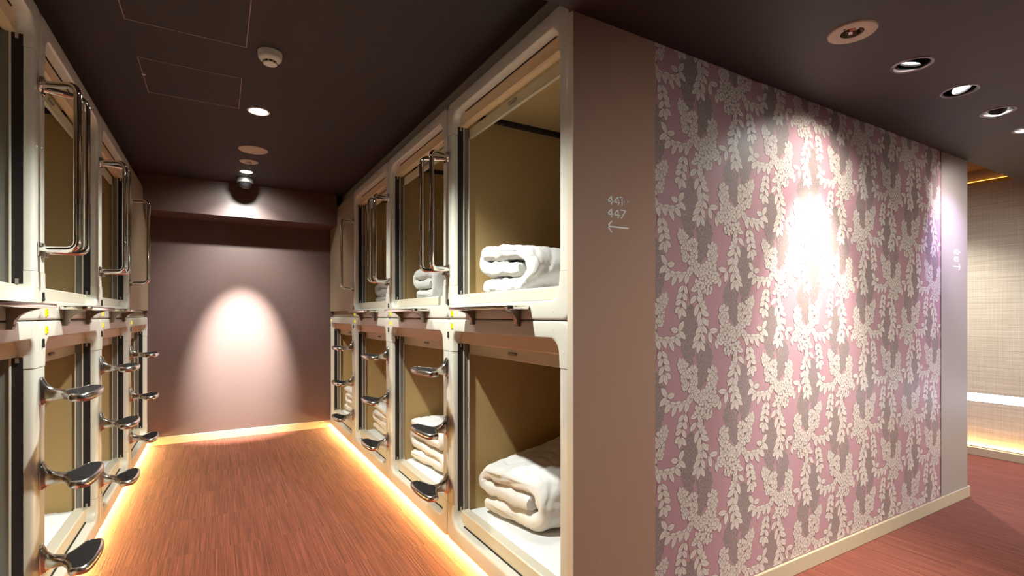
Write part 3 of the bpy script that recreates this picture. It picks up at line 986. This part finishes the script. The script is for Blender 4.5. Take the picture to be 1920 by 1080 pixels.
def duvet(side, k, level, label, w0, a, h, y0, length, grow=0.0, shear=0.0, tilt=0.0, seed=0, layers=3, lean=0.0):
    top = MT_L if level == 'low' else MT_U
    z = Z0 if level == 'low' else Z1
    rnd = random.Random(seed)
    if layers == 3:
        th = h / 3.05
        zb, zm, zt = th * 0.5, h * 0.5, h - th * 0.5
        path = [(a - 0.115, zm), (0.075, zm - 0.004)]
        for i in range(1, 8):
            t = math.pi * i / 8
            path.append((0.07 - 0.055 * math.sin(t), (zm + zt) / 2 - (zt - zm) / 2 * math.cos(t)))
        path += [(0.08, zt), (a * 0.5, zt + 0.006), (a - 0.10, zt)]
        for i in range(1, 10):
            t = math.pi * i / 10
            path.append((a - 0.10 + 0.068 * math.sin(t), h / 2 + (zt - zb) / 2 * math.cos(t)))
        path += [(a - 0.10, zb), (a * 0.5, zb - 0.002), (0.04, zb)]
    else:
        th = h / (layers + 0.05)
        path = []
        for L_ in range(layers):
            zz = h - th * (L_ + 0.5)
            xs = [0.03 + 0.03 * rnd.random(), a * 0.33, a * 0.66, a - 0.05]
            if L_ % 2: xs = xs[::-1]
            path += [(x, zz) for x in xs]
            if L_ < layers - 1:
                ex = xs[-1]
                s = 1 if L_ % 2 == 0 else -1
                for i in range(1, 6):
                    t = math.pi * i / 6
                    path.append((ex + s * th * 0.45 * math.sin(t), zz - th / 2 + th / 2 * math.cos(t)))
    # resample the centre line
    seg = [math.dist(path[i], path[i + 1]) for i in range(len(path) - 1)]
    tot = sum(seg)
    N = 150
    KQ = 96.0 / N
    cl = []
    for q in range(N):
        d = tot * q / (N - 1); i = 0
        while i < len(seg) - 1 and d > seg[i]: d -= seg[i]; i += 1
        t = d / seg[i]
        cl.append(Vector((path[i][0] + (path[i + 1][0] - path[i][0]) * t, path[i][1] + (path[i + 1][1] - path[i][1]) * t)))
    for _ in range(2): cl = [cl[0]] + [(cl[i - 1] + cl[i] * 2 + cl[i + 1]) / 4 for i in range(1, N - 1)] + [cl[-1]]
    nr = []
    for i in range(N):
        t = (cl[min(i + 1, N - 1)] - cl[max(i - 1, 0)]).normalized()
        nr.append(Vector((-t.y, t.x)))
    outline = [(i, 1) for i in range(N)] + [(N - 1, s) for s in (0.5, -0.5)] + [(i, -1) for i in range(N - 1, -1, -1)] + [(0, s) for s in (-0.5, 0.5)]
    sx = rnd.uniform(0, 100)
    ns = 84
    rings = []
    for j in range(ns + 1):
        u = (j / ns) ** 1.3
        dep = length * u
        ease = min(1.0, 0.30 + 0.70 * math.sqrt(min(1, dep / 0.030)))
        tail = min(1.0, 0.35 + 0.65 * math.sqrt(max(0, min(1, (length - dep) / 0.05))))
        ring = []
        for (i, s) in outline:
            endc = 0.85 + 0.15 * (min(1, min(i, N - 1 - i) / 5.0))
            q = i * KQ
            e = (0.006 + th * 0.12) * noise.noise((q * 0.07 + sx, s * 0.8, dep * 5.0)) + 0.006 * noise.noise((q * 0.22 + sx, s * 3, dep * 16.0))
            for (fa, fb, fc, am) in ((0.10, 9.0, 0.05, 0.045), (0.14, 5.0, -0.10, 0.040), (0.22, 14.0, 0.12, 0.028)):
                e -= am * max(0.0, 0.13 - abs(noise.noise((q * fa + sx * fb, s * 1.7, dep * fb + q * fc))))
            half = th * 0.5 * ease * tail * endc
            p = cl[i] + nr[i] * (half * s + e * ease)
            x = w0 + p.x + 0.014 * noise.noise((dep * 4, sx, p.y * 6))
            zz = p.y * (1 + grow * u + tilt * (1 - p.x / a) * (1 - 0.8 * u)) + lean * u * p.x / a
            yy = y0 + dep + shear * p.x / a + 0.020 * noise.noise((i * 0.09, sx + 7, 0.3)) * (1 - u) + 0.012 * noise.noise((i * 0.3, sx + 3, s * 0.5)) * (1 - u) * ease
            x = min(max(x, 0.054), PITCH - 0.054)
            ring.append((x, yy, max(zz, 0.001)))
        rings.append(ring)
    b = MB().loft(rings)
    o = b.build('duvet', M['linen'], angle=75)
    zz = z + top + 0.004
    if side == 'R': o.location = (XR, SEAM_R[k + 1], zz); o.rotation_euler = (0, 0, R(-90))
    else: o.location = (XL, SEAM_L[k], zz); o.rotation_euler = (0, 0, R(90))
    tag(o, label, 'duvet', 'folded white duvets in the capsules')
    return o


duvet('R', 0, 'up', 'folded white duvet behind the sill of the nearest upper right capsule', 0.105, 0.46, 0.215, 0.135, 0.75, grow=0.02, shear=0.03, tilt=0.20, seed=3)
duvet('R', 0, 'low', 'large rolled white duvet on the nearest lower right mattress', 0.125, 0.47, 0.235, 0.120, 0.80, grow=0.62, shear=0.10, tilt=0.02, seed=8)
duvet('R', 1, 'low', 'white duvet folded in layers behind the footrests of the second lower capsule', 0.062, 0.55, 0.285, 0.130, 0.65, seed=14, layers=4, shear=0.03)
duvet('R', 1, 'up', 'small crumpled white duvet in the second upper right capsule', 0.10, 0.44, 0.205, 0.150, 0.60, seed=21, layers=3, tilt=0.05)
duvet('R', 2, 'low', 'white duvet folded in layers in the third lower right capsule', 0.085, 0.50, 0.235, 0.140, 0.60, seed=27, layers=4)
duvet('R', 2, 'up', 'white duvet folded in the third upper right capsule', 0.10, 0.45, 0.180, 0.160, 0.60, seed=33, layers=3)
duvet('R', 3, 'low', 'white duvet folded in the farthest lower right capsule', 0.070, 0.50, 0.250, 0.130, 0.60, seed=39, layers=4)

# ================================================================== LED STRIPS
for x0, x1, ya, yb, label in ((XR + 0.024, XR + 0.036, SEAM_R[0] + 0.01, YEND - 0.012, 'warm light strip glowing under the right row of capsules'),
                              (XL - 0.036, XL - 0.024, SEAM_L[0] + 0.01, YEND - 0.012, 'warm light strip glowing under the left row of capsules')):
    r = empty('light_strip', ((x0 + x1) / 2, (ya + yb) / 2, Z0 - 0.004))
    h = (yb - ya) / 2
    MB().box(-0.011, 0.011, -h, h, 0.0, 0.0035).build('channel', M['silver'], r, False)
    MB().box(-0.006, 0.006, -h, h, -0.004, -0.0003).build('diffuser', M['led'], r, False)
    tag(r, label, 'light strip', 'floor light strips')
r = empty('light_strip', (XB + 0.016, 1.7, 0.46))
MB().box(-0.012, 0.013, -4.0, 3.99, 0.001, 0.069).build('diffuser', M['ledw'], r, False)
MB().box(-0.0125, 0.0135, -4.0, 3.99, -0.0, 0.0008).build('channel', M['silver'], r, False)
tag(r, 'bright cool white light bar along the woven wall', 'light strip')
r = empty('light_strip', (XB - 0.012, 1.7, 0.0685))
MB().box(-0.005, 0.005, -4.0, 3.99, 0.0, 0.005).build('diffuser', M['ledb'], r, False)
MB().box(-0.0065, -0.0053, -4.0, 3.99, 0.0, 0.012).build('lip', M['base'], r, False)
tag(r, 'warm light strip on top of the baseboard below the woven wall', 'light strip')
r = empty('light_strip', (XB + 0.010, 1.7, 2.3185))
MB().box(-0.010, 0.012, -0.3, 3.9, 0.0, 0.028).build('channel', M['gold'], r, False)
MB().box(-0.004, 0.004, -0.3, 3.9, 0.0285, 0.034).build('diffuser', M['ledt'], r, False)
tag(r, 'thin golden cove light above the woven wall', 'light strip')


# ================================================================== CEILING FIXTURES
def downlight(loc, z, rad, label, power, target, color=WHITE, angle=150, blend=0.6, ring=0.012, group='corridor downlights', size=0.035, name='downlight', lens='lensd', deep=0.010, spill=0):
    r = empty(name, (loc[0], loc[1], z))
    MB().lathe([(rad - 0.002, 0.012), (rad - 0.002, -0.0005), (rad + ring * 0.4, -0.004), (rad + ring, -0.0005), (rad + ring, 0.0)], 32, cap=False).build('trim_ring', M['wplastic'], r)
    MB().lathe([(rad - 0.001, 0.001), (rad - 0.004, 0.02), (rad * 0.82, 0.05), (rad * 0.6, 0.075)], 32, cap=False).build('reflector', M['refl'], r)
    MB().lathe([(0.001, deep), (rad * 0.9, deep), (rad * 0.9, deep + 0.004), (0.001, deep + 0.004)], 32, cap=False).build('lens', M[lens], r)
    lp = lamp('lamp', (loc[0], loc[1], z - 0.006), target, power, color, angle, blend, r, size)
    if spill:
        lamp('spill_lamp', (loc[0], loc[1], z - 0.006), target, spill, color, 140, 0.9, r, size)
        lamp('wide_lamp', (loc[0], loc[1], z - 0.006), (target[0], target[1], 1.1), POW['midwash'], color, 84, 1.0, r, size)
    tag(r, label, 'downlight', group)
    return r


downlight(DL1, ZC, 0.05, 'lit round white downlight in the dark corridor ceiling, beyond the smoke detector', POW['corridor'], (DL1[0], DL1[1], 0), angle=118, blend=0.6)
downlight(DL0, ZC, 0.05, 'lit round downlight over the near end of the corridor, just above the photo', POW['corridor_near'], (DL0[0], DL0[1], 0), angle=120, blend=0.6, size=0.022)
downlight(DLW, ZC, 0.045, 'lit recessed downlight behind the dark dome camera, washing the end wall', POW['wash'], (0.2, YEND, 0.78), angle=32, blend=1.0, size=0.02, ring=0.008, spill=POW['spill'])
for i, (x, y) in enumerate(BRANCH):
    downlight((x, y), ZC + 0.035, 0.05, 'lit downlight in the brown ceiling before the woven wall', POW['branch'], (x, y, 0), group='side passage downlights', angle=100, blend=0.8)

# emergency light: cream ring with a small faceted reflector
r = empty('emergency_light', (LOBBY_X[0], LOBBY_Y, ZL))
MB().lathe([(0.036, 0.004), (0.037, -0.003), (0.060, -0.006), (0.075, -0.004), (0.078, 0.0)], 36, cap=False).build('rim', M['plate'], r)
b = MB()
n = 16
prof = [(0.037, -0.002), (0.030, 0.016), (0.016, 0.030)]
for k in range(2):
    for i in range(n):
        a0, a1 = 2 * math.pi * i / n, 2 * math.pi * (i + 1) / n
        (r0, z0), (r1, z1) = prof[k], prof[k + 1]
        q = 0.0015 if (i + k) % 2 else -0.0008
        b.add([((r0) * math.cos(a0), r0 * math.sin(a0), z0), (r0 * math.cos(a1), r0 * math.sin(a1), z0),
               ((r1 + q) * math.cos(a1), (r1 + q) * math.sin(a1), z1), ((r1 + q) * math.cos(a0), (r1 + q) * math.sin(a0), z1)], [(0, 1, 2, 3)])
b.build('reflector', M['refl'], r, False, fix=False)
MB().lathe([(0.001, 0.028), (0.017, 0.030), (0.017, 0.034), (0.001, 0.034)], 16, cap=False).build('bulb_base', M['dmetal'], r)
MB().lathe([(0.0005, -0.007), (0.004, -0.0065), (0.004, -0.004)], 10, (-0.05, 0.0, 0), cap=False).build('test_lamp', M['dmetal'], r)
tag(r, 'unlit cream round emergency light with faceted reflector in the lobby ceiling', 'emergency light')


def gimbal(i, x, target, power, color, label, lit, angle=60, blend=0.7, spill=0, y=LOBBY_Y):
    r = empty('adjustable_spotlight', (x, y, ZL))
    MB().lathe([(0.058, 0.006), (0.058, -0.0008), (0.062, -0.004), (0.069, -0.0035), (0.073, 0.0)], 36, cap=False).build('trim_ring', M['gring'], r)
    MB().lathe([(0.0595, 0.0005), (0.056, 0.045), (0.048, 0.075), (0.001, 0.085)], 32, cap=False).build('recess_cup', M['dmetal'], r)
    d = (Vector(target) - Vector((x, y, ZL + 0.022))).normalized()
    q = d.to_track_quat('Z', 'Y').to_matrix()
    c = Vector((0, 0, 0.028))
    hd = MB().lathe([(0.018, -0.035), (0.034, -0.025), (0.038, 0.0), (0.038, 0.024), (0.0355, 0.024), (0.0335, 0.012)], 28, tuple(c), rot=q, cap=False).build('lamp_head', M['dmetal'], r)
    MB().lathe([(0.001, 0.016), (0.034, 0.016), (0.034, 0.013), (0.001, 0.013)], 28, tuple(c), rot=q, cap=False).build('lens', M['lens' if lit else 'lensd'], hd)
    p = Vector((x, y, min(ZL - 0.004, (Vector((0, 0, ZL)) + c + d * 0.034).z))) + Vector((d.x, d.y, 0)) * 0.034
    lamp('lamp', p, target, power, color, angle, blend, r, 0.02)
    if spill: lamp('spill_lamp', p, target, spill, color, 130, 1.0, r, 0.02)
    tag(r, label, 'spotlight', 'adjustable lobby spotlights')


gimbal(1, LOBBY_X[1], (2.47, YW, 0.98), POW['wallpaper'], WHITE, 'adjustable ceiling spotlight glaring at the wallpaper, next to the emergency light', True, 56, 1.0, POW['wallspill'])
gimbal(2, LOBBY_X[2], (2.55, 0.2, 0.3), POW['lobby'], WHITE, 'adjustable ceiling spotlight, second from the emergency light, lens turned down', True, 90, 0.9)
gimbal(3, LOBBY_X[3], (XB, 1.75, 0.95), POW['woven'], (0.92, 0.92, 1.0), 'adjustable ceiling spotlight, third from the emergency light, lens turned away', False, 62, 1.0)
gimbal(4, LOBBY_X[4], (4.10, YW, 1.25), POW['lavender'], LAV, 'adjustable ceiling spotlight at the right edge of the photo', False, 76, 1.0)

for i, (x, y) in enumerate(LOBBY_FILL):  # unseen fill lamps added behind the camera
    gimbal(5 + i, x, (x - 0.15, YW, 0.74), POW['lobby_fill'], WHITE, 'added unseen lobby fill spotlight behind the viewpoint, %s of three' % ('leftmost', 'middle one', 'rightmost')[i], True, 50, 1.0, y=y)

# smoke detector
r = empty('smoke_detector', (0.207, 2.565, ZC))
MB().lathe([(0.052, 0.0), (0.052, -0.004), (0.051, -0.018), (0.048, -0.022)], 36).build('mount', M['wplastic'], r)
MB().lathe([(0.0500, -0.0195), (0.0505, -0.024), (0.046, -0.033), (0.036, -0.040), (0.030, -0.041)], 36).build('cover', M['wplastic'], r)
b = MB().lathe([(0.0275, -0.041), (0.0275, -0.0500)], 28).build('chamber', M['black'], r)
for i in range(10):
    a = 2 * math.pi * i / 10
    MB().box(-0.0022, 0.0022, -0.003, 0.003, -0.0500, -0.0408).build('rib', M['wplastic'], b, False)
    o = b.children[-1]; o.location = (0.0285 * math.cos(a), 0.0285 * math.sin(a), 0); o.rotation_euler = (0, 0, a + math.pi / 2)
MB().lathe([(0.0300, -0.0500), (0.0290, -0.0535), (0.022, -0.0565), (0.001, -0.0575)], 28).build('cap', M['wplastic'], r)
tag(r, 'cream smoke detector on the dark corridor ceiling beside the access hatches', 'smoke detector')
# cover plate and sprinkler plate
o = MB().lathe([(0.098, 0.0), (0.098, -0.003), (0.094, -0.0055), (0.001, -0.006)], 44).build('ceiling_cover_plate', M['plate'])
o.location = (0.222, 4.13, ZC)
tag(o, 'large flat cream round cover plate on the dark corridor ceiling', 'cover plate')
r = empty('sprinkler', (0.210, 4.464, ZC))
MB().lathe([(0.066, 0.0), (0.066, -0.003), (0.060, -0.006), (0.030, -0.007), (0.024, -0.004), (0.001, -0.004)], 36).build('escutcheon', M['plate'], r)
MB().lathe([(0.022, -0.0055), (0.018, -0.008), (0.001, -0.008)], 20, cap=False).build('collar', M['edge'], r)
MB().lathe([(0.004, -0.006), (0.004, -0.022), (0.003, -0.026), (0.009, -0.036), (0.0095, -0.039), (0.001, -0.040)], 16, (0.014, 0.0, 0)).build('head', M['steel'], r)
tag(r, 'small cream round ceiling plate with a hanging sprinkler head', 'sprinkler')
# dome camera
r = empty('dome_camera', (0.206, 5.02, ZC))
MB().lathe([(0.060, 0.0), (0.064, -0.008), (0.066, -0.012), (0.066, -0.040), (0.062, -0.045)], 36).build('housing', M['silver'], r)
pr = [(0.058 * math.cos(R(a)), -0.044 - 0.050 * math.sin(R(a))) for a in (0, 12, 25, 38, 50, 62, 74, 84)] + [(0.0008, -0.094)]
MB().lathe(pr, 32).build('dome', M['dplastic'], r)
tag(r, 'silver and black dome camera hanging before the end wall beam', 'camera')

# access hatches: thin edge frames around flush lids
for x0, x1, y0, y1, label, knob in ((-0.331, 0.111, 2.130, 2.565, 'flush square access hatch cut by the top of the photo', False),
                                   (-0.327, 0.106, 2.911, 3.343, 'flush square access hatch with a small latch, beyond the smoke detector', True)):
    r = empty('access_hatch', ((x0 + x1) / 2, (y0 + y1) / 2, ZC))
    hx, hy = (x1 - x0) / 2, (y1 - y0) / 2
    t = 0.0030
    MB().box(-hx + t, hx - t, -hy + t, hy - t, -0.0012, 0.0).build('lid', M['ceil'], r, False)
    for (a, b_, c, d) in ((-hx, hx, -hy, -hy + t), (-hx, hx, hy - t, hy), (-hx, -hx + t, -hy + t, hy - t), (hx - t, hx, -hy + t, hy - t)):
        MB().box(a, b_, c, d, -0.0030, 0.0).build('edge_strip', M['edge'], r, False)
    if knob:
        MB().lathe([(0.010, -0.001), (0.010, -0.004), (0.007, -0.006), (0.001, -0.006)], 16, (-hx + 0.004, -0.02, 0)).build('latch', M['silver'], r)
    tag(r, label, 'hatch', 'corridor access hatches')


# ================================================================== LETTERING
D4 = [[(0, .3), (.74, 1), (.74, 0)], [(0, .3), (1.0, .3)]]
D1 = [[(0, .97), (.45, 1), (.45, 0)]]
D7 = [[(0, .97), (1, .97), (.12, 0)]]
D5 = [[(.85, 1), (.2, 1), (.12, .56), (.45, .64), (.8, .52), (.92, .3), (.78, .08), (.45, 0), (.08, .1)]]
D3 = [[(.1, .98), (.85, .98), (.42, .6), (.8, .5), (.9, .28), (.75, .07), (.42, 0), (.08, .1)]]
DT = [[(0, .45), (.2, .58), (.42, .52), (.62, .42), (.82, .42), (1, .56)]]


def strokes(chars, x, z, h, wd, name, parent):
    for ch, dx, w in chars:
        b = MB()
        for pl in ch:
            pts = [(x + dx + px * w, z + pz * h) for px, pz in pl]
            for i in range(len(pts) - 1):
                (xa, za), (xb_, zb) = pts[i], pts[i + 1]
                d = math.hypot(xb_ - xa, zb - za)
                ux, uz = (xb_ - xa) / d, (zb - za) / d
                e = wd * 0.45
                q = [(xa - ux * e - uz * wd / 2, za - uz * e + ux * wd / 2), (xb_ + ux * e - uz * wd / 2, zb + uz * e + ux * wd / 2),
                     (xb_ + ux * e + uz * wd / 2, zb + uz * e - ux * wd / 2), (xa - ux * e + uz * wd / 2, za - uz * e - ux * wd / 2)]
                b.add([(p, YW - 0.0009, k) for p, k in q] + [(p, YW - 0.0001, k) for p, k in q], [(0, 1, 2, 3), (7, 6, 5, 4), (0, 4, 5, 1), (1, 5, 6, 2), (2, 6, 7, 3), (3, 7, 4, 0)])
        o = b.build(name, M['letter'], None, False)
        o.parent = parent
        o.matrix_parent_inverse = Matrix.Translation(-Vector(parent.location))


def sign(x, label, row1, row2, right):
    r = empty('wall_lettering', (x, YW, 1.49))
    strokes(row1, x, 1.592, 0.0295, 0.0042, 'character', r)
    strokes(row2, x, 1.5465, 0.0295, 0.0042, 'character', r)
    ar = [[(0, 0), (1, 0)], [(0.2, 0.5), (0, 0), (0.2, -0.5)]] if not right else [[(0, 0), (1, 0)], [(0.8, 0.5), (1, 0), (0.8, -0.5)]]
    strokes([(ar, 0, 0.098)], x, 1.5125, 0.037, 0.0045, 'arrow', r)
    tag(r, label, 'sign')


sign(1.178, 'white lettering 441~447 with left arrow on the taupe panel', [(D4, 0, .0265), (D4, .030, .0265), (D1, .058, .022), (DT, .078, .018)], [(D4, 0, .0265), (D4, .030, .0265), (D7, .062, .023)], False)
sign(4.071, 'white lettering 453~455 with right arrow on the far pale panel', [(D4, 0, .0265), (D5, .030, .023), (D3, .056, .022), (DT, .082, .016)], [(D4, 0, .0265), (D5, .030, .023), (D5, .056, .023)], True)
